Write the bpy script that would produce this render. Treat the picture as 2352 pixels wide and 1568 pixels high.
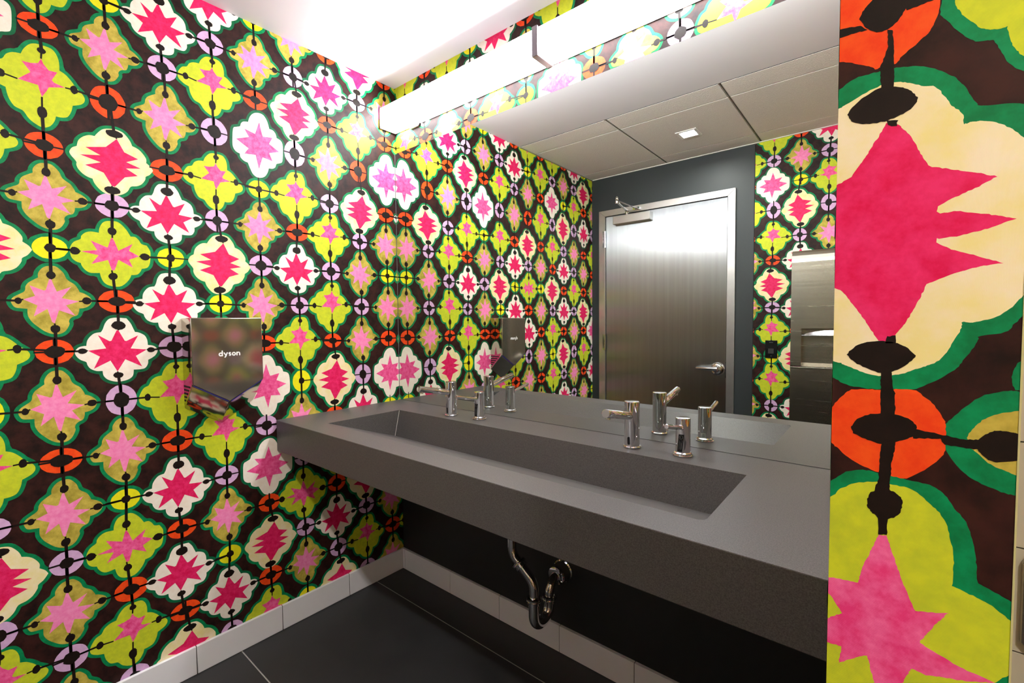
import bpy, bmesh, math, random
from mathutils import Vector, Matrix, geometry

# ------------------------------------------------------------------ scene, camera, exposure
for o in list(bpy.data.objects):
    bpy.data.objects.remove(o, do_unlink=True)
SC = bpy.context.scene
COL = SC.collection
random.seed(7)

CAM = (1.89625, -1.41164, 1.25016)
YAW, PITCH, ROLL, FPX = -0.689031, -0.0434846, -0.0095249, 1049.63
fw = Vector((math.sin(YAW)*math.cos(PITCH), math.cos(YAW)*math.cos(PITCH), math.sin(PITCH)))
rt0 = fw.cross(Vector((0, 0, 1))).normalized()
up0 = rt0.cross(fw)
rt = math.cos(ROLL)*rt0 + math.sin(ROLL)*up0
up = -math.sin(ROLL)*rt0 + math.cos(ROLL)*up0
cd = bpy.data.cameras.new('camera')
cd.sensor_fit = 'HORIZONTAL'; cd.sensor_width = 36.0
cd.lens = FPX/2352*36.0
cd.clip_start = 0.02
co = bpy.data.objects.new('camera', cd)
COL.objects.link(co)
M = Matrix((rt, up, -fw)).transposed().to_4x4()
M.translation = Vector(CAM)
co.matrix_world = M
SC.camera = co

SC.view_settings.view_transform = 'Standard'
SC.view_settings.look = 'None'
SC.view_settings.gamma = 1.0
SC.view_settings.use_curve_mapping = False
SC.view_settings.exposure = 1.5
STRIP = 20.5        # emission of the vanity light's diffusers
DOWN = 130.0        # emission of the downlight lenses

w = bpy.data.worlds.new('world')
SC.world = w
w.use_nodes = True
w.node_tree.nodes['Background'].inputs[0].default_value = (0.5, 0.5, 0.5, 1)
w.node_tree.nodes['Background'].inputs[1].default_value = 0.0
cy = SC.cycles
cy.max_bounces = 12; cy.diffuse_bounces = 6; cy.glossy_bounces = 8
cy.use_denoising = True
cy.caustics_reflective = True
cy.sample_clamp_indirect = 4.0

# room dimensions (metres): mirror wall at y = 0, patterned left wall at x = 0
H = 2.395          # ceiling
D = 1.951          # door wall at y = -D
XP0, XP1, YP = 1.863, 1.9645, -0.9716   # end of the short partition wall
XR = 2.95          # right-hand end of the room
ZC, TC, DC = 0.864, 0.1246, 0.609      # counter height, apron height, depth
ZM = 2.0785        # top of the mirror

# ------------------------------------------------------------------ helpers
def lin(c):
    return tuple((v/255/12.92 if v/255 <= 0.04045 else ((v/255+0.055)/1.055)**2.4) for v in c)

def material(name, rgb, rough=0.5, metal=0.0, spec=0.5, var=0.0, vscale=30.0, rgb2=None, bump=0.0, bscale=200.0,
             weave=0.0, emit=None, coat=0.0, stretch=None, rvar=0.0, aniso=0.0):
    m = bpy.data.materials.new(name)
    m.use_nodes = True
    nt = m.node_tree
    b = nt.nodes['Principled BSDF']
    L = nt.links.new
    c1 = lin(rgb)
    b.inputs['Base Color'].default_value = (*c1, 1)
    b.inputs['Roughness'].default_value = rough
    b.inputs['Metallic'].default_value = metal
    b.inputs['Specular IOR Level'].default_value = spec
    b.inputs['Coat Weight'].default_value = coat
    if aniso:
        b.inputs['Anisotropic'].default_value = aniso
        tg = nt.nodes.new('ShaderNodeTangent'); tg.direction_type = 'RADIAL'; tg.axis = 'Z'
        L(tg.outputs[0], b.inputs['Tangent'])
    if emit:
        b.inputs['Emission Color'].default_value = (*emit[0], 1)
        b.inputs['Emission Strength'].default_value = emit[1]
    tc = nt.nodes.new('ShaderNodeTexCoord')
    vec = tc.outputs['Object']
    if stretch:
        mp = nt.nodes.new('ShaderNodeMapping')
        mp.inputs['Scale'].default_value = stretch
        L(vec, mp.inputs['Vector']); vec = mp.outputs['Vector']
    col = None
    if var > 0 or rgb2:
        n = nt.nodes.new('ShaderNodeTexNoise')
        n.inputs['Scale'].default_value = vscale
        n.inputs['Detail'].default_value = 5.0
        n.inputs['Roughness'].default_value = 0.65
        L(vec, n.inputs['Vector'])
        r = nt.nodes.new('ShaderNodeValToRGB')
        r.color_ramp.elements[0].position = 0.36
        r.color_ramp.elements[1].position = 0.64
        if rgb2:
            r.color_ramp.elements[0].color = (*lin(rgb2), 1)
        else:
            r.color_ramp.elements[0].color = (*[v*(1-var) for v in c1], 1)
        r.color_ramp.elements[1].color = (*[min(1, v*(1+var*0.6)) for v in c1], 1)
        L(n.outputs['Fac'], r.inputs['Fac'])
        col = r.outputs['Color']
        if rvar:
            mr = nt.nodes.new('ShaderNodeMapRange')
            mr.inputs['To Min'].default_value = rough-rvar
            mr.inputs['To Max'].default_value = rough+rvar
            L(n.outputs['Fac'], mr.inputs['Value']); L(mr.outputs['Result'], b.inputs['Roughness'])
    hsum = None
    if weave:
        sx = nt.nodes.new('ShaderNodeSeparateXYZ'); L(tc.outputs['Object'], sx.inputs[0])
        ad = nt.nodes.new('ShaderNodeMath'); ad.operation = 'ADD'
        L(sx.outputs['X'], ad.inputs[0]); L(sx.outputs['Y'], ad.inputs[1])
        outs = []
        for src, per in ((ad.outputs[0], 0.00095), (sx.outputs['Z'], 0.00085)):
            mu = nt.nodes.new('ShaderNodeMath'); mu.operation = 'MULTIPLY'; mu.inputs[1].default_value = 2*math.pi/per
            L(src, mu.inputs[0])
            si = nt.nodes.new('ShaderNodeMath'); si.operation = 'SINE'; L(mu.outputs[0], si.inputs[0])
            outs.append(si.outputs[0])
        pr = nt.nodes.new('ShaderNodeMath'); pr.operation = 'MULTIPLY'
        L(outs[0], pr.inputs[0]); L(outs[1], pr.inputs[1])
        hsum = pr.outputs[0]
        if col is None:
            rg = nt.nodes.new('ShaderNodeRGB'); rg.outputs[0].default_value = (*c1, 1); col = rg.outputs[0]
        mr = nt.nodes.new('ShaderNodeMapRange')
        mr.inputs['From Min'].default_value = -1; mr.inputs['From Max'].default_value = 1
        mr.inputs['To Min'].default_value = 1-weave; mr.inputs['To Max'].default_value = 1+weave*0.5
        L(hsum, mr.inputs['Value'])
        mx = nt.nodes.new('ShaderNodeVectorMath'); mx.operation = 'SCALE'
        L(col, mx.inputs[0]); L(mr.outputs['Result'], mx.inputs['Scale'])
        col = mx.outputs['Vector']
    if col is not None:
        L(col, b.inputs['Base Color'])
    if bump:
        n2 = nt.nodes.new('ShaderNodeTexNoise')
        n2.inputs['Scale'].default_value = bscale
        n2.inputs['Detail'].default_value = 3.0
        L(vec, n2.inputs['Vector'])
        bp = nt.nodes.new('ShaderNodeBump')
        bp.inputs['Strength'].default_value = bump
        bp.inputs['Distance'].default_value = 0.002
        L(n2.outputs['Fac'], bp.inputs['Height'])
        L(bp.outputs['Normal'], b.inputs['Normal'])
    return m

class MB:
    """collects faces; build() links them as one mesh object"""
    def __init__(s):
        s.v, s.f, s.mi, s.mats = [], [], [], []
    def slot(s, mat):
        if mat not in s.mats: s.mats.append(mat)
        return s.mats.index(mat)
    def face(s, pts, mat):
        k = len(s.v); s.v += [tuple(p) for p in pts]; s.f.append(tuple(range(k, k+len(pts)))); s.mi.append(s.slot(mat))
    def mesh(s, verts, faces, mat):
        k = len(s.v); s.v += [tuple(p) for p in verts]; i = s.slot(mat)
        for f in faces:
            s.f.append(tuple(k+a for a in f)); s.mi.append(i)
    def box(s, x0, x1, y0, y1, z0, z1, mat):
        x0, x1 = min(x0, x1), max(x0, x1); y0, y1 = min(y0, y1), max(y0, y1); z0, z1 = min(z0, z1), max(z0, z1)
        v = [(x, y, z) for x in (x0, x1) for y in (y0, y1) for z in (z0, z1)]
        s.mesh(v, [(0, 1, 3, 2), (4, 6, 7, 5), (0, 4, 5, 1), (2, 3, 7, 6), (0, 2, 6, 4), (1, 5, 7, 3)], mat)
    def tube(s, pts, r, mat, n=24, caps=True):
        """round bar along a path; r is a number or one radius per point"""
        pts = [Vector(p) for p in pts]
        rs = r if isinstance(r, (list, tuple)) else [r]*len(pts)
        rings = []; prev = None
        for i, p in enumerate(pts):
            if i == 0: t = pts[1]-pts[0]
            elif i == len(pts)-1: t = pts[-1]-pts[-2]
            else: t = (pts[i+1]-p).normalized()+(p-pts[i-1]).normalized()
            if t.length < 1e-9: t = pts[i]-pts[i-2] if i > 1 else Vector((0, 0, 1))
            t.normalize()
            if prev is None:
                a = Vector((1, 0, 0)) if abs(t.x) < 0.8 else Vector((0, 1, 0))
                u = t.cross(a).normalized()
            else:
                u = (prev-t*prev.dot(t)).normalized()
            prev = u; wv = t.cross(u)
            rings.append([p+rs[i]*(math.cos(2*math.pi*k/n)*u+math.sin(2*math.pi*k/n)*wv) for k in range(n)])
        v = [q for rg in rings for q in rg]; f = []
        for i in range(len(rings)-1):
            for k in range(n):
                a, b = i*n+k, i*n+(k+1) % n
                f.append((a, b, b+n, a+n))
        if caps:
            f.append(tuple(range(n-1, -1, -1))); f.append(tuple((len(rings)-1)*n+k for k in range(n)))
        s.mesh(v, f, mat)
    def lathe(s, prof, base, axis, mat, n=40):
        """prof: (radius, distance along axis) from base"""
        ax = Vector(axis).normalized(); b = Vector(base)
        a = Vector((1, 0, 0)) if abs(ax.x) < 0.8 else Vector((0, 1, 0))
        u = ax.cross(a).normalized(); wv = ax.cross(u)
        v = []; f = []
        for r, h in prof:
            for k in range(n):
                v.append(b+ax*h+r*(math.cos(2*math.pi*k/n)*u+math.sin(2*math.pi*k/n)*wv))
        for i in range(len(prof)-1):
            for k in range(n):
                p, q = i*n+k, i*n+(k+1) % n
                f.append((p, q, q+n, p+n))
        f.append(tuple(range(n-1, -1, -1))); f.append(tuple((len(prof)-1)*n+k for k in range(n)))
        s.mesh(v, f, mat)
    def build(s, name, parent=None, smooth=True, bevel=0.0, seg=2, angle=35):
        me = bpy.data.meshes.new(name)
        me.from_pydata(s.v, [], s.f)
        for m in s.mats: me.materials.append(m)
        me.polygons.foreach_set('material_index', s.mi)
        if smooth or bevel:
            bm = bmesh.new(); bm.from_mesh(me)
            bmesh.ops.remove_doubles(bm, verts=bm.verts, dist=1e-6)
            bmesh.ops.recalc_face_normals(bm, faces=bm.faces)
            bm.to_mesh(me); bm.free()
        me.validate()
        if smooth:
            me.polygons.foreach_set('use_smooth', [True]*len(me.polygons))
            me.set_sharp_from_angle(angle=math.radians(angle))
        o = bpy.data.objects.new(name, me); COL.objects.link(o)
        if parent:
            o.parent = parent
            o.matrix_parent_inverse = Matrix.Translation(-parent.location)
        if bevel:
            md = o.modifiers.new('edge', 'BEVEL'); md.width = bevel; md.segments = seg; md.limit_method = 'ANGLE'
            md.angle_limit = math.radians(40); md.harden_normals = False
        return o

def tag(o, label, cat, group=None):
    o['label'] = label; o['category'] = cat
    if group: o['group'] = group
    return o
def thing(name, label, cat, loc, group=None):
    o = bpy.data.objects.new(name, None); COL.objects.link(o); o.location = loc; o.empty_display_size = 0.05
    return tag(o, label, cat, group)
def struct(o):
    o['kind'] = 'structure'
    return o

# ------------------------------------------------------------------ patterned wallpaper
# drawn shapes of the print: one outline, star and set of link dots per kind of medallion, in metres about its centre
ROWS=[2.404,2.255,2.109,1.946,1.772,1.627,1.478,1.326,1.174,1.011,0.849,0.688,0.537,0.387,0.243,0.092]
#COLS=[0.064,0.209,0.352,0.5,0.643,0.789,0.934,1.084,1.229,1.349]
MED={'W': {'span': 0.315,'body': [(-0.0068,0.1002),(0.0164,0.0987),(0.0265,0.0834),(0.0331,0.0666),(0.0375,0.055),(0.0471,0.0532),(0.0615,0.0443),(0.0684,0.03),(0.0703,0.012),(0.0828,0.0098),(0.0915,0.0039),(0.0962,-0.0075),(0.0906,-0.0214),(0.0814,-0.0303),(0.0704,-0.0374),(0.07,-0.05),(0.0626,-0.0635),(0.0501,-0.0671),(0.0331,-0.0672),(0.0312,-0.0856),(0.0212,-0.0969),(0.0033,-0.1027),(-0.013,-0.1024),(-0.0309,-0.0945),(-0.0406,-0.0816),(-0.0428,-0.0665),(-0.0566,-0.066),(-0.0705,-0.0582),(-0.0775,-0.046),(-0.0799,-0.0371),(-0.0918,-0.0304),(-0.1009,-0.0197),(-0.105,-0.0059),(-0.0978,0.0066),(-0.0882,0.0112),(-0.0791,0.0122),(-0.077,0.028),(-0.0701,0.0408),(-0.06,0.0507),(-0.0456,0.054),(-0.0408,0.0634),(-0.0357,0.081),(-0.0274,0.0943),(-0.0182,0.0987)],'star': [(-0.0036,0.0604),(0.0115,0.0268),(0.0156,0.0258),(0.0455,0.044),(0.026,0.0017),(0.0673,-0.0028),(0.0389,-0.0229),(0.0548,-0.0582),(0.0123,-0.0326),(-0.0072,-0.0705),(-0.0237,-0.0353),(-0.0629,-0.0589),(-0.0484,-0.0217),(-0.0759,-0.0025),(-0.0336,0.0033),(-0.0525,0.0453),(-0.0254,0.0259),(-0.0208,0.0272),(-0.0082,0.0598)],'dots': [(-0.0033,0.0754,0.0175,0.0142),(-0.0053,-0.082,0.0128,0.0094),(-0.0877,-0.0033,0.0106,0.0086),(0.0785,-0.0041,0.0108,0.0087)]},'L': {'span': 0.304,'body': [(-0.0009,0.1014),(0.0211,0.101),(0.032,0.0895),(0.0374,0.0708),(0.038,0.05),(0.0514,0.0436),(0.0644,0.03),(0.0718,0.0197),(0.0889,0.0025),(0.0924,-0.0117),(0.0842,-0.0242),(0.0655,-0.034),(0.0622,-0.0507),(0.054,-0.0683),(0.0406,-0.0743),(0.0292,-0.0751),(0.026,-0.0889),(0.0172,-0.1044),(0.004,-0.1128),(-0.0088,-0.1107),(-0.0248,-0.1002),(-0.0343,-0.0864),(-0.0395,-0.0813),(-0.0544,-0.076),(-0.0644,-0.0592),(-0.0683,-0.0441),(-0.0698,-0.0341),(-0.0843,-0.0292),(-0.0993,-0.0178),(-0.1022,-0.0014),(-0.0966,0.0152),(-0.0877,0.0287),(-0.0755,0.0349),(-0.0682,0.0493),(-0.0557,0.059),(-0.0398,0.0622),(-0.034,0.0776),(-0.0229,0.0934),(-0.0119,0.0999)],'star': [(0.0002,0.0657),(0.005,0.0539),(0.0157,0.0414),(0.0335,0.0429),(0.0216,0.0184),(0.0261,0.0133),(0.0495,0.0086),(0.0333,0.0031),(0.0154,-0.0033),(0.0105,-0.0146),(0.0007,-0.0336),(-0.0043,-0.0165),(-0.0067,-0.0055),(-0.047,-0.0045),(-0.0213,0.0223),(-0.0385,0.0445),(-0.0206,0.0461),(-0.006,0.0517)],'dots': [(0.0014,0.0871,0.0092,0.0086),(0.0005,-0.074,0.0107,0.0172),(-0.0792,-0.0009,0.0087,0.0117),(0.0687,0.0099,0.0087,0.0123)]},'O': {'span': 0.304,'body': [(-0.0015,0.1),(0.0117,0.0996),(0.0214,0.0903),(0.0288,0.0784),(0.0328,0.0646),(0.0394,0.0564),(0.0505,0.0468),(0.0581,0.0313),(0.0596,0.025),(0.0707,0.0198),(0.0823,0.0098),(0.0873,-0.0014),(0.0814,-0.0145),(0.0703,-0.0228),(0.056,-0.0254),(0.0551,-0.0342),(0.0506,-0.0454),(0.04,-0.0502),(0.0334,-0.0566),(0.0308,-0.0644),(0.0317,-0.0724),(0.0225,-0.0911),(0.0097,-0.1002),(-0.0068,-0.0998),(-0.0217,-0.0917),(-0.0341,-0.0792),(-0.0461,-0.0639),(-0.0528,-0.0488),(-0.054,-0.0383),(-0.0535,-0.0248),(-0.0652,-0.0235),(-0.0773,-0.0208),(-0.0829,-0.012),(-0.0846,-0.0025),(-0.0802,0.0072),(-0.0698,0.015),(-0.0583,0.0229),(-0.0545,0.0305),(-0.0537,0.038),(-0.0481,0.0488),(-0.0373,0.0578),(-0.0265,0.0653),(-0.026,0.0774),(-0.0191,0.0901),(-0.0103,0.0977)],'star': [(0.0004,0.0617),(0.0041,0.0458),(0.01,0.0252),(0.0422,0.04),(0.0193,0.0061),(0.0568,-0.0039),(0.0275,-0.0156),(0.0459,-0.047),(0.0113,-0.03),(-0.0002,-0.0689),(-0.0055,-0.0642),(-0.0128,-0.0257),(-0.0424,-0.0473),(-0.0327,-0.0154),(-0.0602,0.0019),(-0.0359,0.0118),(-0.0452,0.0422),(-0.0172,0.0278),(-0.0128,0.0295),(-0.0041,0.0607)],'dots': [(0.0008,0.0733,0.0099,0.0123),(0.0003,-0.0852,0.0111,0.0124),(-0.0705,-0.0021,0.0076,0.0096),(0.0746,-0.0018,0.0109,0.0105)]},'Z': {'span': 0.319,'body': [(0.0101,0.0967),(-0.0068,0.0929),(-0.0187,0.0861),(-0.0297,0.0721),(-0.0364,0.061),(-0.0495,0.0601),(-0.0632,0.0514),(-0.0737,0.0379),(-0.0775,0.0235),(-0.0788,0.0187),(-0.0888,0.0115),(-0.0953,-0.0021),(-0.0919,-0.0129),(-0.0847,-0.0227),(-0.0806,-0.0305),(-0.0814,-0.0381),(-0.078,-0.0491),(-0.0696,-0.0604),(-0.0587,-0.0683),(-0.0464,-0.0722),(-0.0423,-0.0856),(-0.0314,-0.1015),(-0.0189,-0.1111),(-0.0024,-0.1139),(0.0097,-0.1129),(0.0259,-0.1049),(0.0375,-0.093),(0.0456,-0.077),(0.061,-0.0721),(0.0742,-0.0627),(0.0839,-0.046),(0.0855,-0.0359),(0.0964,-0.0269),(0.1062,-0.0115),(0.1,0.0),(0.0885,0.0101),(0.0889,0.0231),(0.0804,0.0386),(0.0692,0.0499),(0.0541,0.056),(0.0496,0.0697),(0.0413,0.0829),(0.0318,0.0926),(0.0197,0.0966)],'star': [(0.0162,0.0676),(0.0332,0.0304),(0.068,0.0168),(0.0371,0.0),(0.0734,-0.0123),(0.0357,-0.0208),(0.0647,-0.0384),(0.0316,-0.0502),(0.0058,-0.0857),(-0.0013,-0.0849),(-0.0195,-0.0475),(-0.0619,-0.0331),(-0.0254,-0.0169),(-0.072,-0.0045),(-0.0252,0.0052),(-0.0588,0.0215),(-0.0112,0.035)],'dots': [(0.0107,0.0822,0.0209,0.0117),(-0.0006,-0.0987,0.0207,0.0118)]},'S': {'span': 0.337,'body': [(-0.0019,0.1151),(0.0163,0.1165),(0.0289,0.1073),(0.0377,0.091),(0.0436,0.0698),(0.0578,0.0684),(0.068,0.0579),(0.0714,0.0443),(0.0877,0.0384),(0.0951,0.0248),(0.0962,-0.0046),(0.0942,-0.0388),(0.087,-0.0486),(0.0712,-0.0566),(0.0669,-0.0695),(0.057,-0.0788),(0.0417,-0.0816),(0.0375,-0.0982),(0.0275,-0.116),(0.0124,-0.1254),(-0.0023,-0.1269),(-0.0165,-0.1189),(-0.0267,-0.1005),(-0.0349,-0.081),(-0.0489,-0.0781),(-0.0607,-0.0682),(-0.0629,-0.0558),(-0.0756,-0.0519),(-0.0854,-0.0399),(-0.088,-0.0188),(-0.0857,0.0276),(-0.0761,0.037),(-0.0622,0.0441),(-0.0584,0.0564),(-0.0495,0.0657),(-0.0336,0.0699),(-0.0277,0.0905),(-0.0165,0.1064)],'star': [(0.0061,0.0827),(0.0167,0.0404),(0.0201,0.0329),(0.0559,0.0397),(0.0428,0.0126),(0.0814,-0.0067),(0.0436,-0.023),(0.056,-0.0507),(0.0186,-0.0461),(0.0051,-0.0946),(-0.007,-0.0444),(-0.0472,-0.0515),(-0.0323,-0.0278),(-0.0758,-0.0051),(-0.031,0.0147),(-0.0468,0.0406),(-0.009,0.0336)],'dots': []},'X': {'span': 0.301,'body': [(-0.0186,0.0975),(-0.0046,0.1005),(0.0094,0.1003),(0.022,0.0907),(0.0332,0.0756),(0.0419,0.0583),(0.054,0.0583),(0.0631,0.0492),(0.0696,0.0381),(0.0833,0.0346),(0.0924,0.0166),(0.0925,-0.0025),(0.0896,-0.0255),(0.0821,-0.0383),(0.0681,-0.0429),(0.0636,-0.0536),(0.0551,-0.0628),(0.0401,-0.0656),(0.0357,-0.0778),(0.0245,-0.0937),(0.0097,-0.1046),(-0.0108,-0.104),(-0.0257,-0.0966),(-0.0338,-0.0823),(-0.0375,-0.0646),(-0.0589,-0.0662),(-0.0706,-0.0591),(-0.0784,-0.047),(-0.0805,-0.0384),(-0.0919,-0.034),(-0.1008,-0.0238),(-0.1037,-0.0084),(-0.1031,0.0073),(-0.0944,0.0241),(-0.0795,0.0339),(-0.0774,0.0437),(-0.0688,0.0544),(-0.0554,0.0603),(-0.0361,0.0591),(-0.0343,0.0739),(-0.0276,0.0895)],'star': [(-0.004,0.0479),(0.0013,0.0362),(0.0099,0.0091),(0.0464,0.0352),(0.0362,0.012),(0.0626,-0.003),(0.0359,-0.0168),(0.045,-0.0414),(0.0089,-0.0194),(-0.0013,-0.0536),(-0.0084,-0.0542),(-0.0167,-0.0227),(-0.0567,-0.0387),(-0.0386,-0.0102),(-0.0803,-0.0027),(-0.0417,0.0049),(-0.0564,0.0329),(-0.0165,0.0159),(-0.0072,0.0467)],'dots': [(-0.0039,0.0686,0.0109,0.0125),(-0.0059,-0.073,0.011,0.0117),(-0.0931,-0.0025,0.0111,0.0119),(0.0778,-0.0032,0.0133,0.0121)]}}
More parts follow.
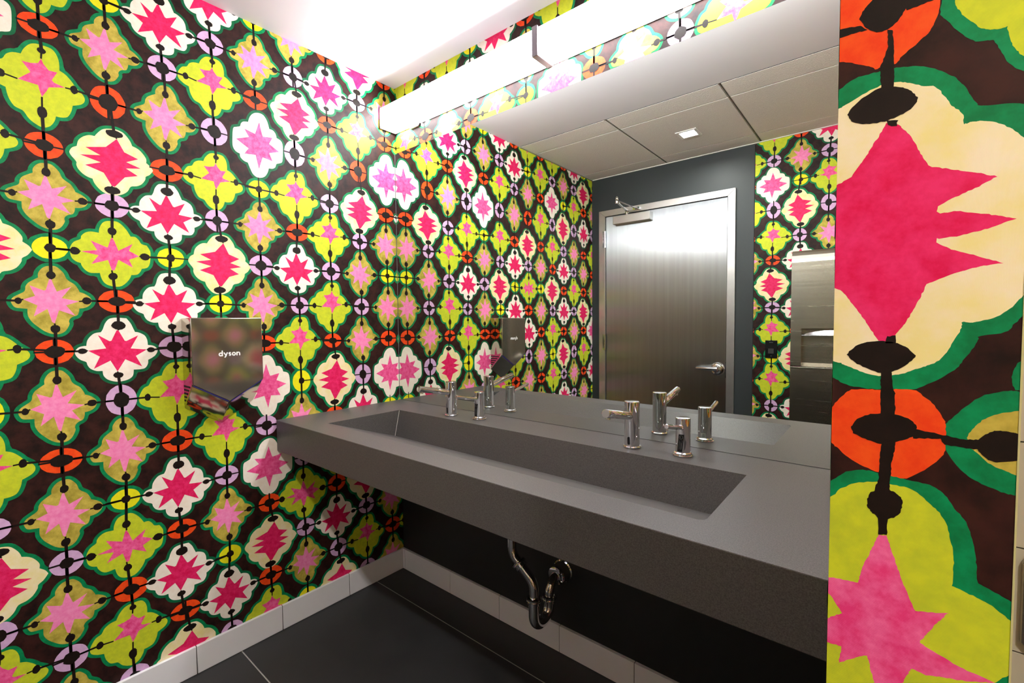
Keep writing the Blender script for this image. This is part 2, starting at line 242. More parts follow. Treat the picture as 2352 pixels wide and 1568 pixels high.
PIL=[('green',1,1,[(1.8277,1.3848),(1.8427,1.4163),(1.8544,1.4214),(1.8618,1.425),(1.871,1.4311),(1.881,1.4318),(1.8881,1.4318),(1.8969,1.4311),(1.9078,1.4284),(1.9178,1.423),(1.9263,1.4156),(1.9314,1.4087),(1.9353,1.4008),(1.9376,1.3957),(1.9398,1.3914),(1.948,1.3896),(1.9604,1.3866),(1.97,1.3789),(1.9773,1.3633),(1.9821,1.3486),(1.9874,1.3162),(1.984,1.2829),(1.9732,1.2628),(1.964,1.2518),(1.9593,1.2446),(1.9559,1.2402),(1.943,1.2371),(1.9436,1.2349),(1.9416,1.2295),(1.9364,1.2202),(1.9327,1.2138),(1.9227,1.2053),(1.9128,1.1989),(1.8985,1.1976),(1.8849,1.1965),(1.8718,1.1988),(1.8635,1.2035),(1.8535,1.2091),(1.8419,1.2194)]),('cream',2,1,[(1.8356,1.3829),(1.8503,1.4072),(1.862,1.4119),(1.8659,1.4128),(1.878,1.4182),(1.8883,1.4213),(1.8971,1.4208),(1.9032,1.4184),(1.911,1.4139),(1.918,1.4108),(1.9227,1.4033),(1.9268,1.3953),(1.9319,1.3886),(1.9331,1.3809),(1.939,1.3814),(1.9483,1.3781),(1.9545,1.3728),(1.961,1.3648),(1.9684,1.3518),(1.9719,1.3257),(1.9718,1.2979),(1.9695,1.2771),(1.9636,1.2647),(1.9589,1.2569),(1.9516,1.2505),(1.9423,1.2469),(1.9352,1.2469),(1.9348,1.2416),(1.9306,1.2315),(1.9263,1.2228),(1.9207,1.217),(1.9148,1.2143),(1.9077,1.2107),(1.899,1.2076),(1.8913,1.2067),(1.8819,1.2091),(1.8729,1.2128),(1.868,1.2152),(1.8633,1.2163),(1.8533,1.2225),(1.8417,1.233)]),('pinkd',3,0,[(1.8946,1.3931),(1.899,1.3903),(1.9059,1.3798),(1.9115,1.3667),(1.9164,1.3563),(1.9387,1.3477),(1.9497,1.3427),(1.9411,1.3378),(1.9283,1.332),(1.9216,1.3278),(1.9209,1.3241),(1.9229,1.323),(1.9312,1.3232),(1.9447,1.3192),(1.9589,1.3138),(1.948,1.3095),(1.9317,1.3057),(1.921,1.3055),(1.921,1.3032),(1.9291,1.2969),(1.9428,1.291),(1.9537,1.2856),(1.9429,1.2843),(1.9295,1.28),(1.9165,1.2739),(1.9126,1.2622),(1.9057,1.2463),(1.9003,1.2373),(1.8959,1.2331),(1.8907,1.233),(1.8839,1.2456),(1.8755,1.2601),(1.8669,1.2725),(1.863,1.274),(1.8449,1.2772),(1.8291,1.2873),(1.8282,1.3514),(1.8512,1.3517),(1.8627,1.3534),(1.8723,1.3586),(1.8808,1.3723),(1.8878,1.3845),(1.892,1.393)]),('black',6,1,[(1.8687,1.4061),(1.8727,1.4116),(1.88,1.4167),(1.8883,1.4197),(1.8965,1.4178),(1.9033,1.4141),(1.9082,1.4079),(1.9089,1.4046),(1.9054,1.3994),(1.8982,1.396),(1.8888,1.3947),(1.8784,1.3964),(1.8716,1.4003)]),('black',6,0,[(1.892,1.3946),(1.8986,1.3935),(1.898,1.3897),(1.8952,1.3897),(1.8927,1.392)]),('black',6,1,[(1.8717,1.2223),(1.8768,1.2285),(1.8862,1.2326),(1.8978,1.2324),(1.906,1.2293),(1.9123,1.2226),(1.9075,1.2164),(1.8989,1.2101),(1.8925,1.2089),(1.8832,1.2125),(1.8756,1.2173)]),('black',6,0,[(1.8955,1.2365),(1.9003,1.2374),(1.901,1.2316),(1.8947,1.2315)]),('black',5,0,[(1.888,1.435),(1.8919,1.4479),(1.8916,1.4598),(1.8941,1.4588),(1.8954,1.445),(1.8959,1.4165),(1.8884,1.4189)]),('black',5,0,[(1.8925,1.2114),(1.8989,1.2118),(1.8998,1.1969),(1.9011,1.1946),(1.9015,1.1772),(1.8932,1.1761)]),('black',5,0,[(1.8939,1.1585),(1.9025,1.1598),(1.9003,1.1427),(1.8994,1.1257),(1.8996,1.1156),(1.8891,1.1131),(1.8928,1.1285)]),('orange',2,1,[(1.8586,1.1709),(1.8639,1.1814),(1.8691,1.189),(1.8753,1.1948),(1.8842,1.196),(1.8928,1.1963),(1.9017,1.1975),(1.911,1.1979),(1.9177,1.1929),(1.9237,1.1863),(1.9279,1.1781),(1.9289,1.1719),(1.929,1.1569),(1.9257,1.1492),(1.9183,1.1405),(1.9087,1.1323),(1.8992,1.1324),(1.8887,1.1345),(1.8764,1.1399),(1.8677,1.1472),(1.8644,1.1502),(1.8588,1.1574)]),('black',6,1,[(1.8752,1.166),(1.8806,1.1737),(1.8892,1.1778),(1.9008,1.1788),(1.9102,1.1758),(1.914,1.1706),(1.9117,1.1638),(1.9025,1.1582),(1.8936,1.1555),(1.8842,1.1578),(1.8767,1.161)]),('green',1,1,[(1.9269,1.1709),(1.9318,1.1794),(1.9399,1.1905),(1.9477,1.1974),(1.9579,1.2013),(1.9653,1.2012),(1.9772,1.2016),(1.9792,1.129),(1.9652,1.1321),(1.9586,1.1328),(1.9492,1.136),(1.9411,1.1404),(1.9354,1.1463),(1.9296,1.1562)]),('olive',2,1,[(1.9399,1.1673),(1.9429,1.1747),(1.9481,1.1815),(1.9557,1.1862),(1.9656,1.1889),(1.9775,1.1917),(1.9789,1.1376),(1.9653,1.1447),(1.9567,1.1482),(1.9504,1.1515),(1.945,1.1574),(1.94,1.1611)]),('black',5,0,[(1.911,1.1694),(1.9264,1.1676),(1.9377,1.1658),(1.9458,1.1667),(1.946,1.1598),(1.9283,1.1604),(1.9265,1.1644),(1.9117,1.1625)]),('black',6,1,[(1.9427,1.1639),(1.9484,1.1709),(1.954,1.174),(1.9601,1.1742),(1.9651,1.1727),(1.9687,1.1645),(1.9655,1.1566),(1.9561,1.1533),(1.9504,1.1538),(1.9455,1.159)]),('green',1,1,[(1.9719,1.2247),(1.964,1.2215),(1.9605,1.2162),(1.9597,1.2073),(1.9614,1.2023),(1.9646,1.2022),(1.9725,1.2033)]),('green',1,1,[(1.8551,1.1131),(1.8646,1.1216),(1.873,1.1296),(1.8834,1.1334),(1.8934,1.1329),(1.9124,1.131),(1.9232,1.1294),(1.9297,1.1244),(1.935,1.1162),(1.9405,1.108),(1.9441,1.0971),(1.9461,1.0833),(1.9471,1.0677),(1.9526,1.0649),(1.9606,1.0617),(1.9658,1.0583),(1.9736,1.0492),(1.9779,1.0359),(1.9744,1.0213),(1.9696,1.0127),(1.9649,0.9947),(1.9494,0.9701),(1.8584,0.9087),(1.8418,0.9488),(1.84,1.0657)]),('lime',2,1,[(1.8553,1.0976),(1.8648,1.109),(1.8697,1.1155),(1.8788,1.122),(1.8916,1.1257),(1.9032,1.1257),(1.9126,1.1245),(1.9187,1.1194),(1.9248,1.1136),(1.9297,1.1066),(1.9328,1.0953),(1.9349,1.0837),(1.9351,1.0731),(1.9348,1.0607),(1.9417,1.0584),(1.9501,1.056),(1.9566,1.0523),(1.9631,1.0471),(1.9663,1.0415),(1.9706,1.0326),(1.9664,1.0182),(1.9645,1.0118),(1.9594,1.0045),(1.949,0.9902),(1.9382,0.9637),(1.8583,0.9183),(1.8458,0.9508),(1.8481,1.0586)]),('pinkm',3,0,[(1.8937,1.0854),(1.8984,1.0863),(1.9054,1.0629),(1.9115,1.0444),(1.9155,1.0348),(1.9247,1.0373),(1.9335,1.0405),(1.9267,1.0293),(1.9185,1.0121),(1.9284,1.0082),(1.9402,1.0038),(1.9574,1.0015),(1.9432,0.9954),(1.9317,0.9921),(1.9227,0.9893),(1.9146,0.9904),(1.9098,0.9768),(1.9036,0.9575),(1.8984,0.9501),(1.8933,0.9684),(1.8888,0.9878),(1.8867,0.9873),(1.8707,0.9736),(1.8726,0.9881),(1.8652,0.9876),(1.8493,0.9867),(1.8569,1.0025),(1.8652,1.0093),(1.8725,1.0156),(1.8649,1.0265),(1.8524,1.0371),(1.8646,1.0419),(1.8821,1.044),(1.884,1.0556),(1.8886,1.0696)]),('black',6,1,[(1.8871,1.1143),(1.8904,1.1185),(1.8982,1.1212),(1.9033,1.1198),(1.9069,1.1157),(1.9067,1.1098),(1.9045,1.1032),(1.8988,1.0991),(1.8987,1.0869),(1.8937,1.0854),(1.8928,1.0983),(1.8893,1.1018),(1.8865,1.1064)]),('orange',2,1,[(1.8539,1.4504),(1.8618,1.4476),(1.8708,1.4436),(1.8809,1.4375),(1.8855,1.4339),(1.8893,1.4346),(1.8962,1.4337),(1.9004,1.4384),(1.9086,1.4446),(1.9143,1.45),(1.9181,1.4582),(1.9195,1.4687),(1.9182,1.4805),(1.9074,1.5006),(1.8826,1.5183),(1.8605,1.5195),(1.8522,1.5067)]),('black',6,1,[(1.8749,1.4746),(1.8774,1.48),(1.8813,1.484),(1.8844,1.4889),(1.8957,1.487),(1.9055,1.4795),(1.9021,1.4718),(1.8986,1.4663),(1.8932,1.4608),(1.885,1.4609),(1.879,1.4665)]),('black',5,0,[(1.8492,1.4743),(1.8617,1.4722),(1.8757,1.4694),(1.8797,1.4646),(1.8618,1.4655),(1.8493,1.4666)]),('black',5,0,[(1.8984,1.4765),(1.9022,1.4695),(1.9161,1.4702),(1.9194,1.4732),(1.9137,1.4773),(1.902,1.4764)]),('green',1,1,[(1.9201,1.4685),(1.9198,1.4589),(1.9244,1.4511),(1.9312,1.441),(1.9377,1.4341),(1.9454,1.4322),(1.9492,1.424),(1.9534,1.4141),(1.9599,1.4069),(1.9718,1.3987),(1.9693,1.4867),(1.9297,1.5004),(1.9209,1.4829)]),('lime',2,1,[(1.9268,1.464),(1.9297,1.4562),(1.9347,1.4483),(1.9412,1.4407),(1.9463,1.4382),(1.9518,1.4378),(1.9535,1.428),(1.9566,1.4213),(1.9596,1.416),(1.9716,1.4055),(1.9695,1.48),(1.9326,1.4918),(1.9276,1.4761)])]

# the print, column by column away from the mirror corner, row by row down from the ceiling
PRINT = ("oOoSoOyOoSyOvOoO", "ZvLoZvOvOvWvZvLv", "oWoOvLvLoZoLoWvZ", "OvZvLoWvLyOvXvOy", "yOoSyOvOoSvSoZoL",
         "WvLvLvZyOvLvOyWv", "oWvOoWyWvLoWoWoZ", "LyOoZvXoWvOyXoLv", "oLoLoOyOoOoOvOvO", "LvSvLoZvLyLvZvLo",
         "oOyZvWoWoZvWoLvO", "WvLvOvLvOvOvLoZv", "yZoWoOoZoLoOyWoL", "LoOvLoOvSvWyOvWo")
ABOVE = ("LoL", "oWo", "LvO", "yWo", "WoL", "oOy", "LoS", "yLo", "ZvO", "oWv", "OyL", "vLo", "ZoO")   # strip over the mirror
PAL = dict(
    ground=((24, 11, 9), (56, 26, 22)), green=((0, 138, 82), (0, 112, 62)), greend=((6, 104, 62), (4, 86, 52)),
    cream=((246, 230, 196), (238, 222, 150)), white=((247, 238, 224), (243, 229, 212)),
    lime=((206, 214, 44), (186, 198, 46)), olive=((208, 186, 82), (156, 142, 50)),
    pinkd=((234, 46, 110), (216, 12, 78)), pinkm=((246, 110, 168), (230, 58, 126)), pinkl=((250, 150, 196), (244, 122, 178)),
    orange=((244, 84, 24), (232, 62, 18)), lilac=((218, 178, 216), (206, 164, 206)), yellow=((240, 232, 26), (228, 222, 30)),
    black=((18, 10, 7), (28, 17, 12)))
def palette(weave):
    r = {}
    for k, (a, b) in PAL.items():
        r[k] = material('paper_'+k+('_woven' if weave else ''), a, rough=0.5, spec=0.2, rgb2=b,
                        vscale=26 if k == 'olive' else (24 if k in ('ground', 'cream') else 60), bump=0.0 if weave else 0.2, bscale=900, weave=0.3 if weave else 0.0)
    return r
PAPER = palette(False); PAPER_W = palette(True)
STYLE = {'W': ('greend', 'white', 'pinkd'), 'L': ('green', 'lime', 'pinkm'), 'O': ('green', 'olive', 'pinkl'),
         'Z': ('green', 'cream', 'pinkd'), 'S': ('green', 'white', 'pinkm'), 'X': ('green', 'lime', 'pinkm')}

def smooth_poly(p, n=3):
    """round the curve between its cusps, keep the cusps"""
    m = len(p); out = []
    P2 = [Vector((a, b)) for a, b in p]
    corner = []
    for i in range(m):
        a = (P2[i]-P2[i-1]); b = (P2[(i+1) % m]-P2[i])
        corner.append(a.length > 1e-9 and b.length > 1e-9 and abs(a.angle_signed(b, 0)) > math.radians(48))
    for i in range(m):
        a, b = P2[i], P2[(i+1) % m]
        pa = P2[i-1] if not corner[i] else a
        pb = P2[(i+2) % m] if not corner[(i+1) % m] else b
        for k in range(n):
            t = k/n
            q = 0.5*((2*a)+(b-pa)*t+(2*pa-5*a+4*b-pb)*t*t+(3*a-3*b+pb-pa)*t**3)
            out.append((q.x, q.y))
    return out

def offset_outline(body, d):
    n = len(body); out = []
    for i in range(n):
        a, b, c = Vector(body[i-1]), Vector(body[i]), Vector(body[(i+1) % n])
        t = ((b-a).normalized()+(c-b).normalized())
        if t.length < 1e-9: continue
        t.normalize(); nn = Vector((t.y, -t.x))
        out.append((b.x+nn.x*d, b.y+nn.y*d))
    area = sum(body[i-1][0]*body[i][1]-body[i][0]*body[i-1][1] for i in range(n))
    if area < 0:
        return offset_outline(body[::-1], d)
    keep = []
    for q in out:
        m = 1e9
        for i in range(n):
            ax, az = body[i-1]; bx, bz = body[i]
            ux, uz = bx-ax, bz-az; L2 = ux*ux+uz*uz+1e-18
            t = max(0, min(1, ((q[0]-ax)*ux+(q[1]-az)*uz)/L2))
            m = min(m, (q[0]-ax-ux*t)**2+(q[1]-az-uz*t)**2)
        if m >= (d*0.965)**2: keep.append(q)
    return keep
for k, v in (('W', 0.304), ('L', 0.304), ('O', 0.304), ('Z', 0.292), ('S', 0.326), ('X', 0.298)): MED[k]['span'] = v
for md in MED.values():
    md['body'] = smooth_poly(md['body'], 3)
    md['rim'] = offset_outline(md['body'], 0.0092)

def clip(poly, r):
    for ax, lim, sg in ((0, r[0], 1), (0, r[1], -1), (1, r[2], 1), (1, r[3], -1)):
        out = []
        for i in range(len(poly)):
            a, b = poly[i-1], poly[i]
            ia, ib = (a[ax]-lim)*sg >= 0, (b[ax]-lim)*sg >= 0
            if ia != ib:
                t = (lim-a[ax])/(b[ax]-a[ax])
                out.append((a[0]+(b[0]-a[0])*t, a[1]+(b[1]-a[1])*t))
            if ib: out.append(b)
        poly = out
        if len(poly) < 3: return []
    return poly

class Paper:
    def __init__(s, mb, to3d, rect, mats, step=0.0001):
        s.mb, s.to3d, s.rect, s.m, s.step = mb, to3d, rect, mats, step
    def emit(s, poly, layer, mat):
        q = clip(poly, s.rect)
        if len(q) >= 3: s.mb.face([s.to3d(a, z, 0.00006+layer*s.step) for a, z in q], s.m[mat])
    def poly(s, pts, layer, mat):
        xs = [p[0] for p in pts]; zs = [p[1] for p in pts]; r = s.rect
        if max(xs) < r[0] or min(xs) > r[1] or max(zs) < r[2] or min(zs) > r[3]: return
        tri = geometry.tessellate_polygon([[Vector((a, z, 0)) for a, z in pts]])
        for t in tri: s.emit([pts[i] for i in t], layer, mat)
    def disc(s, x, z, rx, rz, layer, mat, n=14, j=0.05, rot=0.0):
        p = []
        for k in range(n):
            t = 2*math.pi*k/n; e = 1+random.uniform(-j, j)
            a, b = rx*e*math.cos(t), rz*e*math.sin(t)
            p.append((x+a*math.cos(rot)-b*math.sin(rot), z+a*math.sin(rot)+b*math.cos(rot)))
        s.poly(p, layer, mat)
    def bar(s, x0, z0, x1, z1, w, layer, mat):
        d = Vector((x1-x0, z1-z0))
        if d.length < 1e-6: return
        d.normalize(); nx, nz = -d.y*w/2, d.x*w/2
        s.poly([(x0+nx, z0+nz), (x1+nx*0.9, z1+nz*0.9), (x1-nx*0.9, z1-nz*0.9), (x0-nx, z0-nz)], layer, mat)
    def medallion(s, t, x, z, zu, zd, du):
        md = MED[t]; kz = 2*min(zu-z, z-zd)/md['span']*random.uniform(0.985, 1.025); kx = random.uniform(0.97, 1.02)
        rot = random.uniform(-0.03, 0.03); cr, sr = math.cos(rot), math.sin(rot)
        def tf(p): return (x+kx*(p[0]*cr-p[1]*sr), z+kz*(p[0]*sr+p[1]*cr))
        g, bcol, scol = STYLE[t]
        if t == 'S': g = 'greend'
        s.poly([tf(p) for p in md['rim']], 1, g)
        s.poly([tf(p) for p in md['body']], 3, bcol)
        star = [tf(p) for p in md['star']]
        s.poly(star, 4, scol)
        for i, (dx, dz, rx, rz) in enumerate(md['dots']):
            a, b = tf((dx, dz))
            s.disc(a, b, rx, rz, 7, 'black', n=12, j=0.07)
            tgt = ((x, zu), (x, zd), (x-du, z), (x+du, z))[i]
            s.bar(a, b, tgt[0] if i > 1 else a*0.3+tgt[0]*0.7, tgt[1] if i < 2 else b*0.3+tgt[1]*0.7, 0.0078 if i < 2 else 0.006, 6, 'black')
            tip = min(star, key=lambda q: (q[0]-a)**2+(q[1]-b)**2)
            s.bar(a, b, tip[0], tip[1], 0.0045, 5, 'black')
    def ring(s, t, x, z, zu, zd):
        k = 1.36 if zu-zd > 0.33 or 0.32 < zu-zd and abs(z-1.011) < 0.01 else 1.0
        if t == 'y':
            s.disc(x, z, 0.048, 0.0425*k, 2, 'green', n=28, j=0.015)
            s.disc(x, z, 0.0375, 0.0325*k, 3, 'yellow', n=28, j=0.02)
            s.disc(x, z, 0.0125, 0.0125, 7, 'black', n=12, j=0.1)
            s.bar(x, z, x+random.choice((-1, 1))*0.05, z, 0.0045, 6, 'black'); s.bar(x, z-0.03, x, z+0.045, 0.005, 6, 'black')
        else:
            rx, rz = (random.uniform(0.040, 0.046), random.uniform(0.031, 0.037)*k) if t == 'o' else (random.uniform(0.037, 0.043), random.uniform(0.034, 0.040)*k)
            s.disc(x, z, rx, rz, 2, 'orange' if t == 'o' else 'lilac', n=30, j=0.018)
            f = random.uniform(0.42, 0.52)
            s.disc(x, z, rx*f*(1.1 if t == 'o' else 1), rz*f, 7, 'black', n=14, j=0.08)
            s.bar(x-rx*1.06, z, x+rx*1.06, z, 0.0052, 6, 'black'); s.bar(x, z-rz*1.1, x, z+rz*1.1, 0.0066, 6, 'black')
    def lattice(s, cols):
        """cols: list of (x, string of kinds down the rows, column pitch)"""
        for x, st, du in cols:
            for k, t in enumerate(st):
                z = ROWS[k]
                zu = ROWS[k-1] if k else ROWS[0]+0.147
                zd = ROWS[k+1] if k+1 < len(ROWS) else ROWS[-1]-0.148
                jx = random.uniform(-0.002, 0.002)
                if t in MED: s.medallion(t, x+jx, z, zu, zd, du)
                else: s.ring(t, x+jx, z, zu, zd)
    def back(s):
        r = s.rect
        s.mb.face([s.to3d(a, z, 0.00003) for a, z in ((r[0], r[2]), (r[1], r[2]), (r[1], r[3]), (r[0], r[3]))], s.m['ground'])

def rough_edge(p, step, amp):
    out = []
    for i in range(len(p)):
        a, b = p[i], p[(i+1) % len(p)]
        n = max(1, int(math.hypot(b[0]-a[0], b[1]-a[1])/step))
        for k in range(n):
            t = k/n
            out.append((a[0]+(b[0]-a[0])*t+random.uniform(-amp, amp), a[1]+(b[1]-a[1])*t+random.uniform(-amp, amp)))
    return out

# ------------------------------------------------------------------ materials
WHITE_PAINT = material('ceiling_paint', (206, 202, 207), rough=0.6, var=0.02, vscale=3)
TILE_CEIL = material('ceiling_tile_board', (224, 219, 216), rough=0.9, spec=0.2, var=0.08, vscale=160, bump=0.9, bscale=170)
TBAR = material('ceiling_grid_metal', (150, 144, 136), rough=0.5)
TBAR_DARK = material('ceiling_grid_slot', (42, 38, 34), rough=0.7)
TRIM_WHITE = material('trim_enamel', (236, 234, 232), rough=0.35)
DARK_PAINT = material('slate_paint', (44, 49, 51), rough=0.5, spec=0.4, var=0.05, vscale=4)
BLACK_PAINT = material('charcoal_paint', (30, 30, 30), rough=0.55, var=0.06, vscale=5)
FLOOR_TILE = material('floor_tile', (52, 52, 53), rough=0.5, spec=0.4, var=0.10, vscale=9, rvar=0.08, bump=0.1, bscale=260)
GROUT = material('floor_grout', (178, 176, 172), rough=0.8)
BASE_TILE = material('glazed_white_tile', (240, 238, 240), rough=0.16, coat=0.3, var=0.015, vscale=6)
BASE_GROUT = material('dark_grout', (62, 58, 54), rough=0.85)
BEIGE_TILE = material('beige_wall_tile', (200, 190, 166), rough=0.3, var=0.04, vscale=3)
STONE = material('solid_surface', (81, 78, 77), rough=0.46, spec=0.65, var=0.45, vscale=420, bump=0.06, bscale=500)
CAULK = material('caulk', (176, 172, 166), rough=0.5)
CHROME = material('chrome', (222, 222, 224), rough=0.035, metal=1.0)
CHROME_SOFT = material('chrome_satin', (214, 212, 212), rough=0.12, metal=1.0)
STEEL = material('brushed_steel_vertical', (176, 179, 184), rough=0.32, metal=1.0, rgb2=(168, 171, 176), vscale=5, stretch=(9, 9, 0.15), rvar=0.04, aniso=0.85)
STEEL_H = material('brushed_steel_horizontal', (178, 170, 156), rough=0.26, metal=1.0, rgb2=(168, 160, 146), vscale=6, stretch=(0.2, 0.2, 12), rvar=0.05)
FRAME_MET = material('door_frame_steel', (190, 186, 184), rough=0.32, metal=0.9, var=0.05, vscale=12)
MIRROR = material('mirror_silver', (228, 233, 228), rough=0.0, metal=1.0)
GLASS_EDGE = material('mirror_edge', (52, 56, 54), rough=0.3)
NICKEL = material('sprayed_nickel', (186, 180, 168), rough=0.08, metal=1.0, var=0.03, vscale=60)
NICKEL_FACE = material('sprayed_nickel_face', (172, 165, 152), rough=0.09, metal=0.9, var=0.03, vscale=60)
BLACK_PL = material('black_plastic', (14, 14, 15), rough=0.25)
DARK_GAP = material('dark_gap', (10, 9, 8), rough=0.8)
BLUE_SLOT = material('blue_slot_edge', (36, 24, 130), rough=0.35)
LOGO_WHITE = material('logo_white', (245, 245, 245), rough=0.4)
GREY_PRINT = material('grey_print', (120, 122, 124), rough=0.4)
PALE_LABEL = material('pale_label', (196, 200, 196), rough=0.5)
HOUSING = material('light_housing_metal', (112, 102, 106), rough=0.5, metal=0.3)
DIFFUSER = material('lit_diffuser', (255, 255, 255), rough=0.4, emit=((0.945, 0.96, 1.0), STRIP))
DIFF_EDGE = material('lit_diffuser_edge', (255, 255, 255), rough=0.4, emit=((0.945, 0.96, 1.0), STRIP*0.55))
DIFF_TOP = material('lit_diffuser_top', (255, 255, 255), rough=0.4, emit=((0.945, 0.96, 1.0), STRIP*0.03))
LENS = material('lit_lens', (255, 255, 255), rough=0.4, emit=((1.0, 0.975, 0.95), DOWN*1.6))
LENS_FILL = material('lit_lens_fill', (255, 255, 255), rough=0.4, emit=((1.0, 0.975, 0.95), DOWN*4.9))  # stronger lens for the added fill lamp past the partition
EDGE_TRIM = material('edge_trim', (190, 184, 128), rough=0.4)

# ------------------------------------------------------------------ room shell
mb = MB()
mb.box(-0.1, XR+0.1, -D-0.3, 0.1, -0.12, -0.0012, GROUT)
ys = [0.0, -0.166, -0.766, -1.366, -1.966]
for i in range(4):
    off = 0.0 if i % 2 == 0 else 0.0
    for x0, x1 in ((0.0, 1.2), (1.2, 2.4), (2.4, 3.0)):
        g = 0.0021
        mb.box(max(x0+g, 0.0), min(x1-g, XR), max(ys[i+1]+g, -D), ys[i]-(g if i else 0), -0.006, 0.0, FLOOR_TILE)
fl = struct(mb.build('floor', bevel=0.0006, seg=1))

mb = MB()      # plaster band by the mirror, lay-in boards behind it
GY, G2, GS = 0.997, 0.174, 0.6145
mb.box(-0.1, XR+0.1, -GY, 0.1, H, H+0.1, WHITE_PAINT)
mb.box(-0.1, XR+0.1, -D-0.3, -GY, H+0.02, H+0.1, WHITE_PAINT)
rowy = [-GY, -GY-G2, -GY-G2-GS, -D]
colx = [0.0, 0.0, 0.626, 1.239, 1.852, 2.465, XR]
for j in range(3):
    for i in range(1, 6):
        g = 0.0075
        x0, x1 = colx[i]+(g if colx[i] > 0 else 0), colx[i+1]-g
        y1, y0 = rowy[j]-(0.004 if j == 0 else 0.005), rowy[j+1]+(0.005 if j < 2 else 0)
        if j == 1 and i in (2, 5):        # the boards that hold a downlight are cut open
            cx0, cx1, a, b = (0.925, 2.708)[i//3]-0.052, (0.925, 2.708)[i//3]+0.052, -1.453, -1.557
            mb.box(x0, cx0, y0, y1, H-0.002, H+0.012, TILE_CEIL); mb.box(cx1, x1, y0, y1, H-0.002, H+0.012, TILE_CEIL)
            mb.box(cx0, cx1, a, y1, H-0.002, H+0.012, TILE_CEIL); mb.box(cx0, cx1, y0, b, H-0.002, H+0.012, TILE_CEIL)
        else:
            mb.box(x0, x1, y0, y1, H-0.002, H+0.012, TILE_CEIL)
ce = struct(mb.build('ceiling', smooth=False))

mb = MB()      # grid bars
for x in (0.626, 1.239, 1.852, 2.465):
    mb.box(x-0.0072, x-0.002, -D, -GY, H+0.002, H+0.014, TBAR); mb.box(x+0.002, x+0.0072, -D, -GY, H+0.002, H+0.014, TBAR)
    mb.box(x-0.003, x+0.003, -D, -GY, H+0.009, H+0.015, TBAR_DARK)
for y in rowy[1:3]:
    mb.box(0, XR, y-0.006, y+0.006, H+0.003, H+0.013, TBAR)
mb.box(0, XR, -GY-0.005, -GY+0.0, H-0.001, H+0.012, TBAR_DARK)
struct(mb.build('trim_1', smooth=False))
mb = MB()      # wall angle round the lay-in ceiling
mb.box(0.0, XR, -D, -D+0.012, H-0.006, H-0.001, TRIM_WHITE)
mb.box(0.0, 0.012, -D, -GY, H-0.006, H-0.001, TBAR)
struct(mb.build('trim_2', smooth=False))

# left wall, papered
mb = MB()
mb.box(-0.1, -0.0005, -D-0.1, 0.1, 0.0, H+0.02, BLACK_PAINT)
pw = Paper(mb, lambda a, z, e: (e, a, z), (-D, 0.0, 0.06, H), PAPER)
pw.back()
pw.lattice([(-(0.0635+0.1457*k), st, 0.1457) for k, st in enumerate(PRINT)]+[(0.082, 'LoLvWoLvZoLvWoLv', 0.1457)])
struct(mb.build('wall_left', smooth=False))

# mirror wall: dark paint below, paper above the mirror; beige tile beyond the partition
mb = MB()
mb.box(-0.1, XP1, 0.0005, 0.1, 0.0, H+0.02, BLACK_PAINT)
pw = Paper(mb, lambda a, z, e: (a, -e, z), (0.0, XP0, ZM-0.03, H), PAPER)
pw.back()
pw.lattice([(0.082+0.1464*k, st, 0.1464) for k, st in enumerate(ABOVE)]+[(-0.0645, 'oOoS', 0.1457)])
struct(mb.build('wall_mirror', smooth=False))

mb = MB()
mb.box(XP1, XR, 0.004, 0.1, 0.0, H+0.02, BASE_GROUT)
zj = [0.0]+[0.0815+0.2265*k for k in range(11)]
for i in range(len(zj)-1):
    for k in range(3):
        x0, x1 = XP1+0.455*k, min(XP1+0.455*(k+1)-0.002, XR)
        z0, z1 = zj[i]+(0.0015 if i else 0), min(zj[i+1]-0.0015, H)
        if z1 > z0 and x1 > x0: mb.box(x0, x1, 0.0, 0.006, z0, z1, BEIGE_TILE)
struct(mb.build('wall_stall', bevel=0.0008, seg=1))

# partition that ends the vanity recess: papered front and left face
mb = MB()
mb.box(XP0+0.0005, XP1-0.0012, YP+0.0005, 0.0, 0.0, H+0.02, BEIGE_TILE)
pw = Paper(mb, lambda a, z, e: (a, YP-e, z), (XP0, XP1-0.001, 0.0, H), PAPER_W, 0.00003)
pw.back()
pw.rect = (XP0, XP1-0.001, 0.90, 1.50)
for mat, layer, sm, pts in PIL:
    q = [tuple(p) for p in pts]
    if sm: q = smooth_poly(q, 5)
    pw.poly(rough_edge(q, 0.0016, 0.00035), layer, mat)
pw.rect = (XP0, XP1-0.001, 1.50, H)
pw.lattice([(1.889, 'LoOoWy', 0.1457)])
pw.rect = (XP0, XP1-0.001, 0.0, 0.90)
pw.lattice([(1.895, 'vvvvvvvvvvoLvWoO', 0.1457)])
pw = Paper(mb, lambda a, z, e: (XP0-e, -a, z), (0.0, -YP, 0.0, H), PAPER)
pw.back()
pw.lattice([(0.02+0.1457*k, PRINT[(3*k+2) % 14], 0.1457) for k in range(8)])
struct(mb.build('wall_partition', smooth=False))
mb = MB()
mb.box(XP1-0.001, XP1, YP-0.0004, YP+0.02, 0.0, H, EDGE_TRIM)
struct(mb.build('trim_3'))

